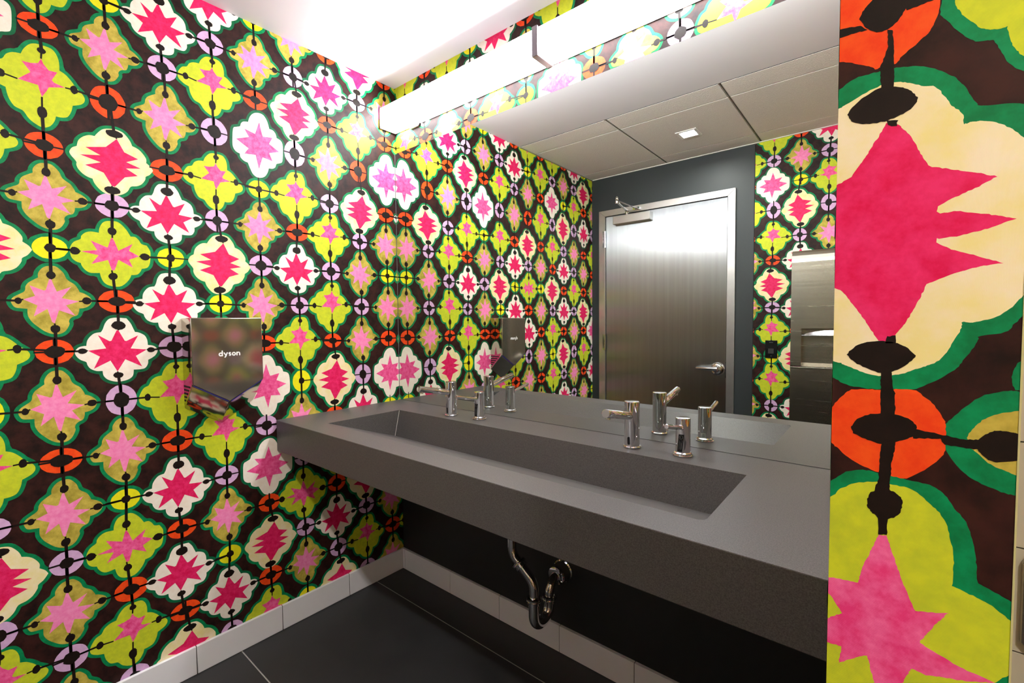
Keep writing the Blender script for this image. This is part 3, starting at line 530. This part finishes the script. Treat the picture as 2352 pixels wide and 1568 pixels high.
# door wall: dark paint round the door, paper beyond
FX0, FX1, FZ = 0.072, 1.093, 2.128
XD = 1.205
mb = MB()
mb.box(-0.1, FX0+0.02, -D-0.12, -D, 0.0, H+0.02, DARK_PAINT)
mb.box(FX1-0.02, XD, -D-0.12, -D, 0.0, H+0.02, DARK_PAINT)
mb.box(FX0+0.02, FX1-0.02, -D-0.12, -D, FZ-0.02, H+0.02, DARK_PAINT)
mb.box(XD, XR+0.1, -D-0.12, -D-0.0005, 0.0, H+0.02, BLACK_PAINT)
mb.box(XD-0.003, XD+0.001, -D, -D+0.0012, 0.0, H, DARK_GAP)
pw = Paper(mb, lambda a, z, e: (-a, -D+e, z), (-XR, -XD, 0.0, H), PAPER)
pw.back()
pw.lattice([(-(1.168+0.1457*k), PRINT[(8+k) % 14], 0.1457) for k in range(13)])
struct(mb.build('wall_door', smooth=False))

mb = MB()
mb.box(XR, XR+0.1, -D-0.12, 0.1, 0.0, H+0.02, BEIGE_TILE)
struct(mb.build('wall_right', smooth=False))

# tiled skirting
def skirting(name, a0, a1, joints, place, grout_axis):
    mb = MB()
    cuts = [a0]+[j for j in joints if a0 < j < a1]+[a1]
    for i in range(len(cuts)-1):
        place(mb, cuts[i]+(0.0012 if i else 0), cuts[i+1]-0.0012, 0.0115, BASE_TILE)
    place(mb, a0, a1, 0.009, BASE_GROUT)
    return struct(mb.build(name, bevel=0.002, seg=2))
HB = 0.1025
skirting('baseboard_left', 0.0125, D, [0.311+0.3005*k for k in range(7)],
         lambda mb, a, b, t, m: mb.box(0.0006, t+0.001, -b, -a, 0.001, HB-(0 if m is BASE_TILE else 0.002), m), 'y')
skirting('baseboard_mirror', 0.0, XP0, [0.0262]+[0.0588+0.3005*k for k in range(1, 8)],
         lambda mb, a, b, t, m: mb.box(a, b, -t-0.001, 0.0, 0.001, HB-(0 if m is BASE_TILE else 0.002), m), 'x')

# ------------------------------------------------------------------ door in the door wall (seen in the mirror)
dr = bpy.data.objects.new('door_1', None); COL.objects.link(dr); dr.location = (0.58, -D, 0.0)
struct(dr); dr['label'] = 'brushed steel door in a mitred steel frame, seen in the mirror'
mb = MB()
LX0, LX1, LZ = 0.131, 1.040, 2.077
yo, yb = -D+0.016, -D-0.10
def mitre(p):       # flat face of one frame member, extruded to the wall
    v = [(x, yo, z) for x, z in p]+[(x, yb, z) for x, z in p]
    n = len(p)
    mb.mesh(v, [tuple(range(n)), tuple(range(2*n-1, n-1, -1))]+[(i, (i+1) % n, n+(i+1) % n, n+i) for i in range(n)], FRAME_MET)
e = 0.0005
mitre([(FX0, 0), (LX0-0.004, 0), (LX0-0.004, LZ+0.004-e), (FX0, FZ-e)])
mitre([(FX1, 0), (FX1, FZ-e), (LX1+0.004, LZ+0.004-e), (LX1+0.004, 0)])
mitre([(FX0+e, FZ), (LX0-0.004+e, LZ+0.004), (LX1+0.004-e, LZ+0.004), (FX1-e, FZ)])
mb.build('door_frame', dr, bevel=0.0012, seg=1)
mb = MB(); mb.box(LX0, LX1, -D-0.045, -D+0.004, 0.008, LZ, STEEL)
leaf = mb.build('door_leaf', dr, bevel=0.001, seg=1)
mb = MB(); mb.box(LX0-0.004, LX1+0.004, -D-0.058, -D-0.047, 0.0, LZ+0.004, DARK_GAP)
mb.build('door_stop', dr)
for z0, z1 in ((1.835, 1.968), (1.013, 1.141), (0.20, 0.33)):
    mb = MB()
    for k in range(5):
        a = z0+(z1-z0)*k/5; b = z0+(z1-z0)*(k+1)/5-0.001
        mb.tube([(LX0-0.004, -D+0.018, a), (LX0-0.004, -D+0.018, b)], 0.0085, CHROME_SOFT, n=16)
    mb.box(LX0-0.024, LX0+0.0, -D+0.0155, -D+0.0175, z0, z1, CHROME_SOFT)
    mb.build('hinge', dr)
mb = MB()
mb.lathe([(0.047, 0.0), (0.047, 0.004), (0.040, 0.012), (0.028, 0.014), (0.021, 0.02), (0.019, 0.05)], (0.988, -D+0.004, 0.908), (0, 1, 0), CHROME_SOFT)
hd = mb.build('lever_handle', dr)
mb = MB()
mb.tube([(0.996, -D+0.055, 0.912), (0.975, -D+0.06, 0.913), (0.93, -D+0.06, 0.913), (0.885, -D+0.058, 0.913), (0.858, -D+0.055, 0.914)], [0.015, 0.014, 0.012, 0.010, 0.007], CHROME_SOFT, n=16)
mb.build('lever', hd)
mb = MB(); mb.box(LX1-0.0015, LX1+0.0015, -D-0.01, -D+0.0075, 0.85, 0.96, CHROME_SOFT)
mb.build('latch_plate', dr)
mb = MB(); mb.box(0.217, 0.517, -D+0.004, -D+0.06, 1.999, 2.061, FRAME_MET)
cl = mb.build('door_closer', dr, bevel=0.003)
mb = MB()
mb.lathe([(0.014, 0), (0.014, 0.03), (0.011, 0.034)], (0.325, -D+0.034, 2.061), (0, 0, 1), CHROME)
mb.box(0.318, 0.332, -D+0.027, -D+0.041, 2.06, 2.094, CHROME)
mb.tube([(0.325, -D+0.034, 2.092), (0.388, -D+0.33, 2.096)], 0.0095, CHROME_SOFT, n=10)
mb.lathe([(0.013, 0), (0.014, 0.012), (0.009, 0.02), (0.012, 0.028), (0.010, 0.04), (0.003, 0.048)], (0.388, -D+0.33, 2.084), (0, 0, 1), CHROME)
mb.tube([(0.388, -D+0.33, 2.104), (0.398, -D+0.030, 2.104)], 0.0065, CHROME_SOFT, n=10)
mb.box(0.372, 0.425, -D+0.016, -D+0.036, 2.092, 2.110, CHROME)
mb.build('closer_arm', cl)

# ------------------------------------------------------------------ vanity counter with its trough
SX0, SX1, SY0, SY1 = 0.230, 1.632, -0.179, -0.514
YB, ZB = -0.204, 0.753
ct = thing('vanity_counter', 'dark grey stone vanity counter with a long trough sink, under the mirror', 'counter', (0.93, -0.3, ZC-TC))
x0, x1, y0, y1 = 0.0012, XP0-0.0012, -0.0005, -DC
mb = MB()
zb = ZC-TC
O = [(x0, y0), (x1, y0), (x1, y1), (x0, y1)]
I = [(SX0, SY0), (SX1, SY0), (SX1, SY1+0.014), (SX1-0.004, SY1+0.004), (SX1-0.014, SY1), (SX0, SY1)]
tp = lambda q: (q[0], q[1], ZC)
mb.face([tp(O[0]), tp(O[1]), tp(I[1]), tp(I[0])], STONE)
mb.face([tp(O[1]), tp(O[2]), tp(I[4]), tp(I[3]), tp(I[2]), tp(I[1])], STONE)
mb.face([tp(O[2]), tp(O[3]), tp(I[5]), tp(I[4])], STONE)
mb.face([tp(O[3]), tp(O[0]), tp(I[0]), tp(I[5])], STONE)
for i in range(4):
    a, b = O[i], O[(i+1) % 4]
    mb.face([(a[0], a[1], ZC), (b[0], b[1], ZC), (b[0], b[1], zb), (a[0], a[1], zb)], STONE)
mb.face([(q[0], q[1], zb) for q in O], STONE)
mb.build('countertop', ct, bevel=0.0022, seg=2)
mb = MB()
B0, B1 = (SX0, YB, ZB), (SX1, YB, ZB)
mb.face([(SX0, SY0, ZC), (SX1, SY0, ZC), B1, B0], STONE)
mb.face([(SX0, SY0, ZC), B0, (SX0, SY1, ZC)], STONE)
fl_ = lambda x, y: (x, y, ZB+(ZC-ZB)*(YB-y)/(YB-SY1))
mb.face([(SX1, SY0, ZC), (SX1, SY1+0.014, ZC), fl_(SX1, SY1+0.014), B1], STONE)
mb.face([(SX1, SY1+0.014, ZC), (SX1-0.004, SY1+0.004, ZC), fl_(SX1-0.004, SY1+0.004), fl_(SX1, SY1+0.014)], STONE)
mb.face([(SX1-0.004, SY1+0.004, ZC), (SX1-0.014, SY1, ZC), fl_(SX1-0.004, SY1+0.004)], STONE)
n = 24
ramp = [(SX1, SY1+0.014), (SX1-0.004, SY1+0.004), (SX1-0.014, SY1), (SX0, SY1)]
mb.face([B0, B1]+[fl_(*q) for q in ramp], STONE)
mb.build('trough_basin', ct, smooth=False)
mb = MB()
mb.tube([(SX0+0.0015, SY0-0.001, ZC-0.002), (SX0+0.0015, YB-0.001, ZB+0.001)], 0.0012, CAULK, n=8)
mb.build('caulk_line', ct)

# ------------------------------------------------------------------ mirror
mr = tag(None or bpy.data.objects.new('vanity_mirror', None), 'large frameless mirror standing on the back edge of the counter', 'mirror')
COL.objects.link(mr); mr.location = (0.93, -0.003, ZC)
mb = MB()
mb.face([(0.004, -0.0062, ZC+0.0012), (XP0-0.002, -0.0062, ZC+0.0012), (XP0-0.002, -0.0062, ZM), (0.004, -0.0062, ZM)], MIRROR)
mb.build('mirror_face', mr, smooth=False)
mb = MB(); mb.box(0.0035, XP0-0.0015, -0.0061, -0.0012, ZC+0.0004, ZM+0.0008, GLASS_EDGE)
mb.build('mirror_backing', mr, smooth=False)
mb = MB(); mb.box(0.0006, 0.0030, -0.0072, -0.0012, ZC+0.001, ZM, GREY_PRINT)
mb.build('side_edge', mr, smooth=False)

# ------------------------------------------------------------------ linear vanity light
vl = thing('vanity_light', 'long lit white box light on the wall above the mirror', 'light', (0.93, -0.045, 2.178))
LZ0, LZ1, LY = 2.178, 2.271, -0.090
for a, b in ((0.010, 0.914), (0.938, XP0-0.004)):
    mb = MB()
    prof = [(-0.004, LZ0), (LY+0.006, LZ0), (LY+0.0015, LZ0+0.0015), (LY, LZ0+0.006), (LY, LZ1-0.006), (LY+0.0015, LZ1-0.0015), (LY+0.006, LZ1), (-0.004, LZ1)]
    v = [(a, y, z) for y, z in prof]+[(b, y, z) for y, z in prof]; k = len(prof)
    mb.mesh(v, [tuple(range(k)), tuple(range(2*k-1, k-1, -1))]+[(i, (i+1) % k, k+(i+1) % k, k+i) for i in range(k-1)], DIFFUSER)
    e = mb.slot(DIFF_EDGE)
    for q in (2, 3): mb.mi[q] = e
    e = mb.slot(DIFF_TOP)
    for q in (7, 8): mb.mi[q] = e        # underside and top glow less than the front
    mb.build('diffuser', vl, angle=60)
mb = MB(); mb.box(0.010, XP0-0.004, -0.0038, -0.001, LZ0-0.003, LZ1+0.003, HOUSING)
mb.build('back_plate', vl)
mb = MB(); mb.box(0.005, 0.010, LY-0.004, -0.001, LZ0-0.004, LZ1+0.004, HOUSING)
mb.build('end_cap', vl, bevel=0.001, seg=1)
mb = MB(); mb.box(0.914, 0.938, LY-0.006, -0.001, LZ0-0.006, LZ1+0.004, HOUSING)
mb.build('joint_band', vl, bevel=0.001, seg=1)
mb = MB(); mb.box(0.126, 0.197, -0.010, -0.001, 2.166, LZ0-0.001, TRIM_WHITE); mb.box(0.190, 0.197, -0.016, -0.001, 2.166, LZ0-0.001, HOUSING)
mb.build('mounting_clip', vl)

# ------------------------------------------------------------------ downlights: one over the door, one added for fill
def downlight(x, y, label, lens):
    t = thing('recessed_downlight', label, 'light', (x, y, H), 'square downlights in the tiled ceiling')
    mb = MB(); r, q = 0.062, 0.044
    z = H-0.006
    for p in (((-r, -r), (r, -r), (q, -q), (-q, -q)), ((r, -r), (r, r), (q, q), (q, -q)), ((r, r), (-r, r), (-q, q), (q, q)), ((-r, r), (-r, -r), (-q, -q), (-q, q))):
        mb.face([(x+a, y+b, z) for a, b in p], TRIM_WHITE)
        mb.face([(x+p[2][0], y+p[2][1], z), (x+p[3][0], y+p[3][1], z), (x+p[3][0]*0.95, y+p[3][1]*0.95, H+0.018), (x+p[2][0]*0.95, y+p[2][1]*0.95, H+0.018)], TRIM_WHITE)
        mb.face([(x+p[0][0], y+p[0][1], z), (x+p[1][0], y+p[1][1], z), (x+p[1][0], y+p[1][1], H-0.002), (x+p[0][0], y+p[0][1], H-0.002)], TRIM_WHITE)
    mb.build('trim_ring', t, smooth=False)
    mb = MB(); mb.box(x-0.042, x+0.042, y-0.042, y+0.042, H+0.006, H+0.014, lens)
    mb.build('lens', t, smooth=False)
downlight(0.925, -1.505, 'small square lit downlight in the tiled ceiling, shown in the mirror above the door', LENS)
downlight(2.708, -1.505, 'added fill light shaped as a square downlight past the partition, out of view', LENS_FILL)  # unseen lamp, added to light the partition front

# ------------------------------------------------------------------ taps and soap dispensers
def arc_patch(mb, cx, cyy, R, a0, a1, z0, z1, mat, shear=0.0, n=8, round_=False):
    """small patch wrapped on an upright tube, angle 0 faces the room (-y)"""
    def pt(t, z):
        sh = shear*(z-(z0+z1)/2)
        aa = a0+(a1-a0)*t+sh
        return (cx+R*math.sin(aa), cyy-R*math.cos(aa), z)
    if not round_:
        for i in range(n): mb.face([pt(i/n, z0), pt((i+1)/n, z0), pt((i+1)/n, z1), pt(i/n, z1)], mat)
    else:
        wd = (a1-a0)*R/2; P = []
        for k in range(16):
            t = 2*math.pi*k/16
            P.append((0.5+0.5*math.cos(t), ((z0+wd) if math.sin(t) < 0 else (z1-wd))+wd*math.sin(t)))
        P = sorted(P, key=lambda q: q[0])
        lo = [q for q in P if q[1] < (z0+z1)/2]; hi = [q for q in P if q[1] >= (z0+z1)/2]
        lo.sort(); hi.sort()
        m = min(len(lo), len(hi))
        for i in range(m-1): mb.face([pt(*lo[i]), pt(*lo[i+1]), pt(*hi[i+1]), pt(*hi[i])], mat)

def faucet(x, y, label):
    t = thing('sensor_faucet', label, 'faucet', (x, y, ZC), 'chrome sensor faucets on the counter')
    R, h = 0.0228, 0.142
    mb = MB(); mb.lathe([(0.0252, 0.0), (0.0268, 0.002), (0.0268, 0.0045), (0.0245, 0.007)], (x, y, ZC), (0, 0, 1), CHROME, n=48)
    mb.build('base_ring', t, angle=22)
    mb = MB(); mb.lathe([(R, 0.005), (R, h-0.002), (R-0.0012, h-0.0004), (R-0.004, h)], (x, y, ZC), (0, 0, 1), CHROME, n=64)
    mb.lathe([(R-0.0004, h-0.012), (R+0.0003, h-0.0118), (R+0.0003, h-0.0112), (R-0.0004, h-0.011)], (x, y, ZC), (0, 0, 1), CHROME, n=64)
    mb.build('body', t)
    mb = MB()
    p0, p1 = Vector((x, y-0.012, ZC+0.098)), Vector((x, y-0.168, ZC+0.130))
    d = (p1-p0).normalized()
    mb.tube([p0, p1-d*0.0015, p1-d*0.0004, p1], [0.0122, 0.0122, 0.0119, 0.0112], CHROME, n=48)
    sp = mb.build('spout', t, angle=25)
    mb = MB(); a = p1-d*0.014
    mb.lathe([(0.0075, 0), (0.0075, 0.0045), (0.006, 0.005)], a-Vector((0, 0, 0.011)), (0, -0.1, -1), CHROME_SOFT, n=24)
    mb.build('aerator', sp)
    mb = MB(); arc_patch(mb, x, y, R+0.0003, -0.20, 0.20, ZC+0.012, ZC+0.036, BLACK_PL, round_=True)
    mb.build('sensor_window', t, smooth=False)
def soap(x, y, label):
    t = thing('soap_dispenser', label, 'soap dispenser', (x, y, ZC), 'chrome soap dispensers on the counter')
    R, h = 0.0205, 0.109
    mb = MB(); mb.lathe([(0.0262, 0.0), (0.0275, 0.0015), (0.0275, 0.003), (0.0235, 0.0045), (0.0245, 0.007), (0.0245, 0.009), (0.0215, 0.0115)], (x, y, ZC), (0, 0, 1), CHROME, n=48)
    mb.build('base_ring', t, angle=22)
    mb = MB(); mb.lathe([(R, 0.008), (R, h-0.0015), (R-0.001, h-0.0003), (R-0.003, h)], (x, y, ZC), (0, 0, 1), CHROME, n=64)
    mb.build('body', t)
    mb = MB()
    p0, p1 = Vector((x, y-0.010, ZC+0.081)), Vector((x, y-0.126, ZC+0.106))
    d = (p1-p0).normalized()
    mb.lathe([(0.0085, 0.0), (0.0085, 0.0125), (0.0068, 0.0135)], p0, d, CHROME, n=24)
    mb.tube([p0, p1-d*0.001, p1], [0.0064, 0.0064, 0.0054], CHROME, n=32)
    sp = mb.build('spout', t, angle=25)
    mb = MB(); mb.lathe([(0.0025, 0), (0.0025, 0.005)], p1-d*0.006-Vector((0, 0, 0.006)), (0, 0, -1), CHROME, n=12)
    mb.build('outlet', sp)
    mb = MB()
    arc_patch(mb, x, y, R+0.0003, -0.36, 0.36, ZC+0.014, ZC+0.064, BLACK_PL, shear=5.0)
    for k in range(16):             # ring emblem and the fine print under it
        for r0, r1, aa0, aa1 in ((0.0046, 0.0052, k/16, (k+1)/16),):
            def P(r, u):
                an = 2*math.pi*u; z = ZC+0.056+r*math.sin(an); return ((r*math.cos(an))/R+5.0*(z-(ZC+0.039)), z)
            q = [P(r0, aa0), P(r1, aa0), P(r1, aa1), P(r0, aa1)]
            mb.face([(x+(R+0.0006)*math.sin(a), y-(R+0.0006)*math.cos(a), z) for a, z in q], GREY_PRINT)
    arc_patch(mb, x, y, R+0.0006, -0.03, 0.03, ZC+0.0545, ZC+0.0575, GREY_PRINT, n=1)
    for k, a in enumerate((-0.19, -0.07, 0.05, 0.17)):
        arc_patch(mb, x, y, R+0.0006, a, a+0.022, ZC+0.020+0.002*(k % 2), ZC+0.047-0.003*(k % 3), GREY_PRINT, shear=5.0, n=1)
    mb.build('label_sticker', t, smooth=False)
    mb = MB()
    arc_patch(mb, x, y, R+0.0003, math.pi-0.42, math.pi+0.30, ZC+0.013, ZC+0.028, PALE_LABEL)
    for k in range(4): arc_patch(mb, x, y, R+0.0006, math.pi-0.36, math.pi+0.2-0.06*k, ZC+0.0158+0.0028*k, ZC+0.0168+0.0028*k, GREY_PRINT, n=4)
    mb.build('small_label', t, smooth=False)
faucet(0.504, -0.1215, 'chrome sensor faucet nearest the patterned left wall')
faucet(1.299, -0.115, 'chrome sensor faucet in front of the door\'s reflection')
soap(0.646, -0.102, 'short chrome soap dispenser beside the faucet nearest the patterned left wall')
soap(1.450, -0.107, 'short chrome soap dispenser near the right end of the trough')

# ------------------------------------------------------------------ drain trap under the counter
tr = thing('drain_trap', 'chrome drain trap under the counter', 'drain pipe', (0.97, 0.0, 0.19))
X0, X1, Y1, Y2 = 0.876, 0.972, -0.184, -0.092
def bend(pts, r, n=8):
    """path with its corners rounded by radius r"""
    P = [Vector(p) for p in pts]; out = [P[0]]
    for i in range(1, len(P)-1):
        a = (P[i-1]-P[i]).normalized(); b = (P[i+1]-P[i]).normalized()
        th = a.angle(b); dd = min(r/math.tan(th/2), 0.48*min((P[i-1]-P[i]).length, (P[i+1]-P[i]).length))
        for k in range(n+1):
            t = k/n; p, q = P[i]+a*dd, P[i]+b*dd
            out.append((1-t)**2*p+2*t*(1-t)*P[i]+t*t*q)
    return out+[P[-1]]
mb = MB(); mb.tube(bend([(X0, Y1, zb-0.0005), (X0, Y1, 0.425), (X1, Y1, 0.352), (X1, Y1, 0.292)], 0.05), 0.0158, CHROME, n=32)
mb.build('tailpiece', tr)
mb = MB()
cyl = (Y1+Y2)/2; rr = (Y2-Y1)/2; zc2 = 0.236
path = [(X1, Y1, 0.298)]+[(X1, cyl-rr*math.cos(math.pi*k/20), zc2-rr*math.sin(math.pi*k/20)) for k in range(21)]+[(X1, Y2, 0.262)]
mb.tube(path, 0.0185, CHROME, n=32)
mb.build('u_bend', tr)
mb = MB()
path = [(X1, Y2, 0.25), (X1, Y2, 0.262)]+[(X1, Y2+0.05-0.05*math.cos(math.pi/2*k/10), 0.266+0.05*math.sin(math.pi/2*k/10)) for k in range(11)]+[(X1, -0.002, 0.316)]
mb.tube(path, 0.0158, CHROME, n=32)
mb.build('wall_arm', tr)
def nut(p, axis):
    mb = MB()
    mb.lathe([(0.0175, -0.013), (0.0212, -0.012), (0.0212, -0.001), (0.0255, 0.0), (0.0262, 0.002), (0.0255, 0.004), (0.0225, 0.0055), (0.0255, 0.007), (0.0258, 0.009), (0.0235, 0.011), (0.0175, 0.012)], p, axis, CHROME, n=32)
    mb.build('slip_nut', tr, angle=25)
nut((X1, Y1, 0.290), (0, 0, 1)); nut((X1, Y2, 0.253), (0, 0, 1))
dv = (Vector((X0, Y1, 0.425))-Vector((X1, Y1, 0.352))).normalized()
nut(Vector((X0, Y1, 0.425))*0.62+Vector((X1, Y1, 0.352))*0.38, dv)
mb = MB(); mb.lathe([(0.0405, 0.0), (0.0405, 0.002), (0.036, 0.005), (0.035, 0.008), (0.035, 0.044), (0.032, 0.050), (0.024, 0.0525), (0.016, 0.053)], (X1, -0.001, 0.316), (0, -1, 0), CHROME, n=40)
mb.build('escutcheon', tr, angle=25)

# ------------------------------------------------------------------ hand dryer on the left wall
hdry = thing('hand_dryer', 'metallic grey wall hand dryer with a V-shaped base on the patterned left wall', 'hand dryer', (0.0, -0.804, 0.885))
XF = 0.100
front = [(-0.916, 1.273), (-0.691, 1.273), (-0.691, 1.047), (-0.8055, 0.977), (-0.916, 1.047)]
backp = [(-0.916, 1.273), (-0.691, 1.273), (-0.691, 0.958), (-0.801, 0.886), (-0.916, 0.958)]
g = 0.004      # the air slot along the V
mb = MB()
n = 5
fr2 = front[:2]+[(-0.691, 1.047-g), (-0.8055, 0.977-g), (-0.916, 1.047-g)]
v = [(0.0008, y, z) for y, z in backp]+[(XF-0.010, y, z) for y, z in fr2]
mb.mesh(v, [tuple(range(n)), tuple(range(2*n-1, n-1, -1))]+[(i, (i+1) % n, n+(i+1) % n, n+i) for i in range(n)], NICKEL)
mb.build('casing', hdry, bevel=0.0022)
mb = MB()
v = [(XF-0.013, y, z) for y, z in front]+[(XF, y, z) for y, z in front]
mb.mesh(v, [tuple(range(n)), tuple(range(2*n-1, n-1, -1))]+[(i, (i+1) % n, n+(i+1) % n, n+i) for i in range(n)], NICKEL_FACE)
mb.build('front_panel', hdry, bevel=0.0025)
mb = MB()
for a, b in ((front[2], front[3]), (front[3], front[4])):
    k0, k1 = 0.03, 0.97
    p = (a[0]+(b[0]-a[0])*k0, a[1]+(b[1]-a[1])*k0); q = (a[0]+(b[0]-a[0])*k1, a[1]+(b[1]-a[1])*k1)
    mb.mesh([(xx, y, z-dz) for xx in (XF-0.011, XF-0.001) for (y, z) in (p, q) for dz in (0.0004, 0.0024)],
            [(0, 1, 3, 2), (4, 6, 7, 5), (0, 4, 5, 1), (2, 3, 7, 6), (0, 2, 6, 4), (1, 5, 7, 3)], BLUE_SLOT)
mb.build('air_slot', hdry)
for ys_ in (-0.9164, -0.6906):
    mb = MB(); s_ = -1 if ys_ < -0.8 else 1
    for k in range(6):
        z1 = 1.040-0.0125*k; x1_ = (z1-0.0062-0.958)/0.99-0.012
        mb.box(0.006, x1_+0.006, ys_-0.0003*(1 if s_ < 0 else -1), ys_+s_*0.0004, z1-0.0062, z1, DARK_GAP)
    mb.build('side_vent', hdry, smooth=False)
# brand lettering on the front, built from strokes
mb = MB()
def stroke_letters():
    W_ = 0.29; out = []
    def arc(cx, cz, r, a0, a1, n=14): return [(cx+r*math.cos(math.radians(a0+(a1-a0)*k/n)), cz+r*math.sin(math.radians(a0+(a1-a0)*k/n))) for k in range(n+1)]
    x = 0.0
    out.append(arc(x+0.5, 0.5, 0.38, 0, 360, 24)); out.append([(x+0.88, 0.12), (x+0.88, 1.42)]); x += 1.22      # d
    out.append([(x+0.12, 0.88), (x+0.5, 0.14)]); out.append([(x+0.88, 0.88), (x+0.44, -0.16)]+arc(x+0.26, -0.10, 0.19, -20, -90, 5)); x += 1.10   # y
    out.append(arc(x+0.42, 0.69, 0.2, 50, 270, 12)+arc(x+0.42, 0.31, 0.19, 90, -130, 12)[0:]); x += 0.90            # s
    out.append(arc(x+0.5, 0.5, 0.38, 0, 360, 24)); x += 1.16                                                     # o
    out.append([(x+0.12, 0.12), (x+0.12, 0.88)]); out.append([(x+0.12, 0.55)]+arc(x+0.47, 0.53, 0.35, 175, 0, 12)+[(x+0.82, 0.12)]); x += 0.95   # n
    return out, x, W_
st, tw, W_ = stroke_letters()
ls = 0.0128; yc, zc_ = -0.802, 1.139
LIFT = [0.0004]
def lp(px, pz): return (XF+LIFT[0], yc+(px-tw/2)*ls, zc_+pz*ls)
for line in st:
    for i in range(len(line)-1):
        a, b = Vector(line[i]), Vector(line[i+1])
        if (b-a).length < 1e-6: continue
        d = (b-a).normalized(); nn = Vector((-d.y, d.x))*W_/2
        LIFT[0] += 2e-6
        mb.face([lp(*(a+nn)), lp(*(b+nn)), lp(*(b-nn)), lp(*(a-nn))], LOGO_WHITE)
    for a in line:
        LIFT[0] += 2e-6
        mb.face([lp(a[0]+W_/2*math.cos(2*math.pi*k/12), a[1]+W_/2*math.sin(2*math.pi*k/12)) for k in range(12)], LOGO_WHITE)
mb.build('logo', hdry, smooth=False)

# ------------------------------------------------------------------ paper towel unit (seen in the mirror)
pt_ = thing('towel_dispenser', 'tall brushed steel paper towel dispenser, reflected at the mirror\'s right end', 'towel dispenser', (1.645, -D, 0.30))
TX0, TX1, TY, TZ = 1.431, 1.862, -D+0.08, 1.664
SXa, SXb, SZa, SZb = 1.487, 1.806, 0.960, 1.192
mb = MB()
zt = TZ-0.07
for p in ((TX0, SXa, 0.962, zt), (SXb, TX1, 0.962, zt), (SXa, SXb, SZb, zt)):
    mb.face([(p[0], TY, p[2]), (p[1], TY, p[2]), (p[1], TY, p[3]), (p[0], TY, p[3])], STEEL_H)
pr = [(TY, zt), (TY-0.002, zt+0.02), (TY-0.006, zt+0.04), (TY-0.012, zt+0.057), (TY-0.02, TZ), (-D+0.001, TZ+0.0)]
for a, b in zip(pr, pr[1:]): mb.face([(TX0, a[0], a[1]), (TX1, a[0], a[1]), (TX1, b[0], b[1]), (TX0, b[0], b[1])], STEEL_H)
for xx in (TX0, TX1): mb.face([(xx, -D+0.001, 0.30), (xx, TY, 0.30), (xx, TY, zt)]+[(xx, a, b) for a, b in pr[1:]], STEEL_H)
mb.face([(TX0, TY, 0.30), (TX1, TY, 0.30), (TX1, -D+0.001, 0.30), (TX0, -D+0.001, 0.30)], STEEL_H)
mb.build('cabinet', pt_, smooth=False)
mb = MB(); mb.box(TX0+0.001, TX1-0.001, -D+0.01, TY, 0.301, 0.957, STEEL_H)
mb.build('waste_door', pt_, bevel=0.002)
mb = MB()
di = TY-0.055
mb.face([(SXa, TY, SZa), (SXb, TY, SZa), (SXb, di, SZa+0.02), (SXa, di, SZa+0.02)], STEEL_H)
mb.face([(SXa, di, SZa+0.02), (SXb, di, SZa+0.02), (SXb, di, SZb), (SXa, di, SZb)], STEEL_H)
for xx in (SXa, SXb): mb.face([(xx, TY, SZa), (xx, TY, SZb), (xx, di, SZb), (xx, di, SZa)], STEEL_H)
mb.face([(SXa, TY, SZb), (SXb, TY, SZb), (SXb, di, SZb), (SXa, di, SZb)], DARK_GAP)
mb.build('towel_slot', pt_, smooth=False)
mb = MB()
k = 20; top = []; bot = []
for i in range(k+1):
    t = i/k; x = SXa+0.004+(SXb-SXa-0.008)*t; hgt = 0.026*math.sin(math.pi*t)**0.8
    top.append((x, TY-0.012, 1.155+hgt)); bot.append((x, TY-0.004, 1.150))
for i in range(k): mb.face([bot[i], bot[i+1], top[i+1], top[i]], CHROME_SOFT)
mb.tube([(SXa+0.002, TY-0.004, 1.149), (SXb-0.002, TY-0.004, 1.149)], 0.004, CHROME_SOFT, n=12)
mb.build('towel_lip', pt_)

# ------------------------------------------------------------------ black wall control plate (seen in the mirror)
sw = thing('wall_control', 'small black wall control plate beside the towel dispenser, seen in the mirror', 'switch', (1.3135, -D, 0.998))
mb = MB(); mb.box(1.279, 1.348, -D+0.001, -D+0.008, 0.998, 1.113, BLACK_PL)
mb.build('plate', sw, bevel=0.002)
mb = MB(); mb.box(1.297, 1.328, -D+0.008, -D+0.0095, 1.028, 1.060, material('smoked_lens', (58, 58, 58), rough=0.3))
mb.build('sensor_lens', sw)
mb = MB(); mb.lathe([(0.002, 0), (0.002, 0.0008)], (1.3135, -D+0.008, 1.012), (0, 1, 0), GREY_PRINT, n=10)
mb.build('indicator_dot', sw)
mb = MB()
for k in range(5): mb.box(1.303+0.0045*k, 1.3058+0.0045*k, -D+0.008, -D+0.0084, 1.098, 1.101, GREY_PRINT)
mb.build('print_mark', sw, smooth=False)

# ------------------------------------------------------------------ steel fitting on the tiled wall past the partition
rf = thing('seat_cover_dispenser', 'recessed steel dispenser on the beige tiles past the partition\'s right edge', 'dispenser', (2.33, 0.0, 0.545))
mb = MB()
p = [(2.124, 0.565), (2.142, 0.543), (2.52, 0.543), (2.538, 0.565), (2.538, 0.735), (2.53, 0.755), (2.132, 0.755), (2.124, 0.735)]
v = [(x, -0.014, z) for x, z in p]+[(x, -0.0004, z) for x, z in p]; n = len(p)
mb.mesh(v, [tuple(range(n)), tuple(range(2*n-1, n-1, -1))]+[(i, (i+1) % n, n+(i+1) % n, n+i) for i in range(n)], STEEL_H)
mb.build('cover_plate', rf, bevel=0.002)
mb = MB(); mb.box(2.20, 2.46, -0.0165, -0.0142, 0.60, 0.63, DARK_GAP)
mb.build('dispensing_slot', rf)
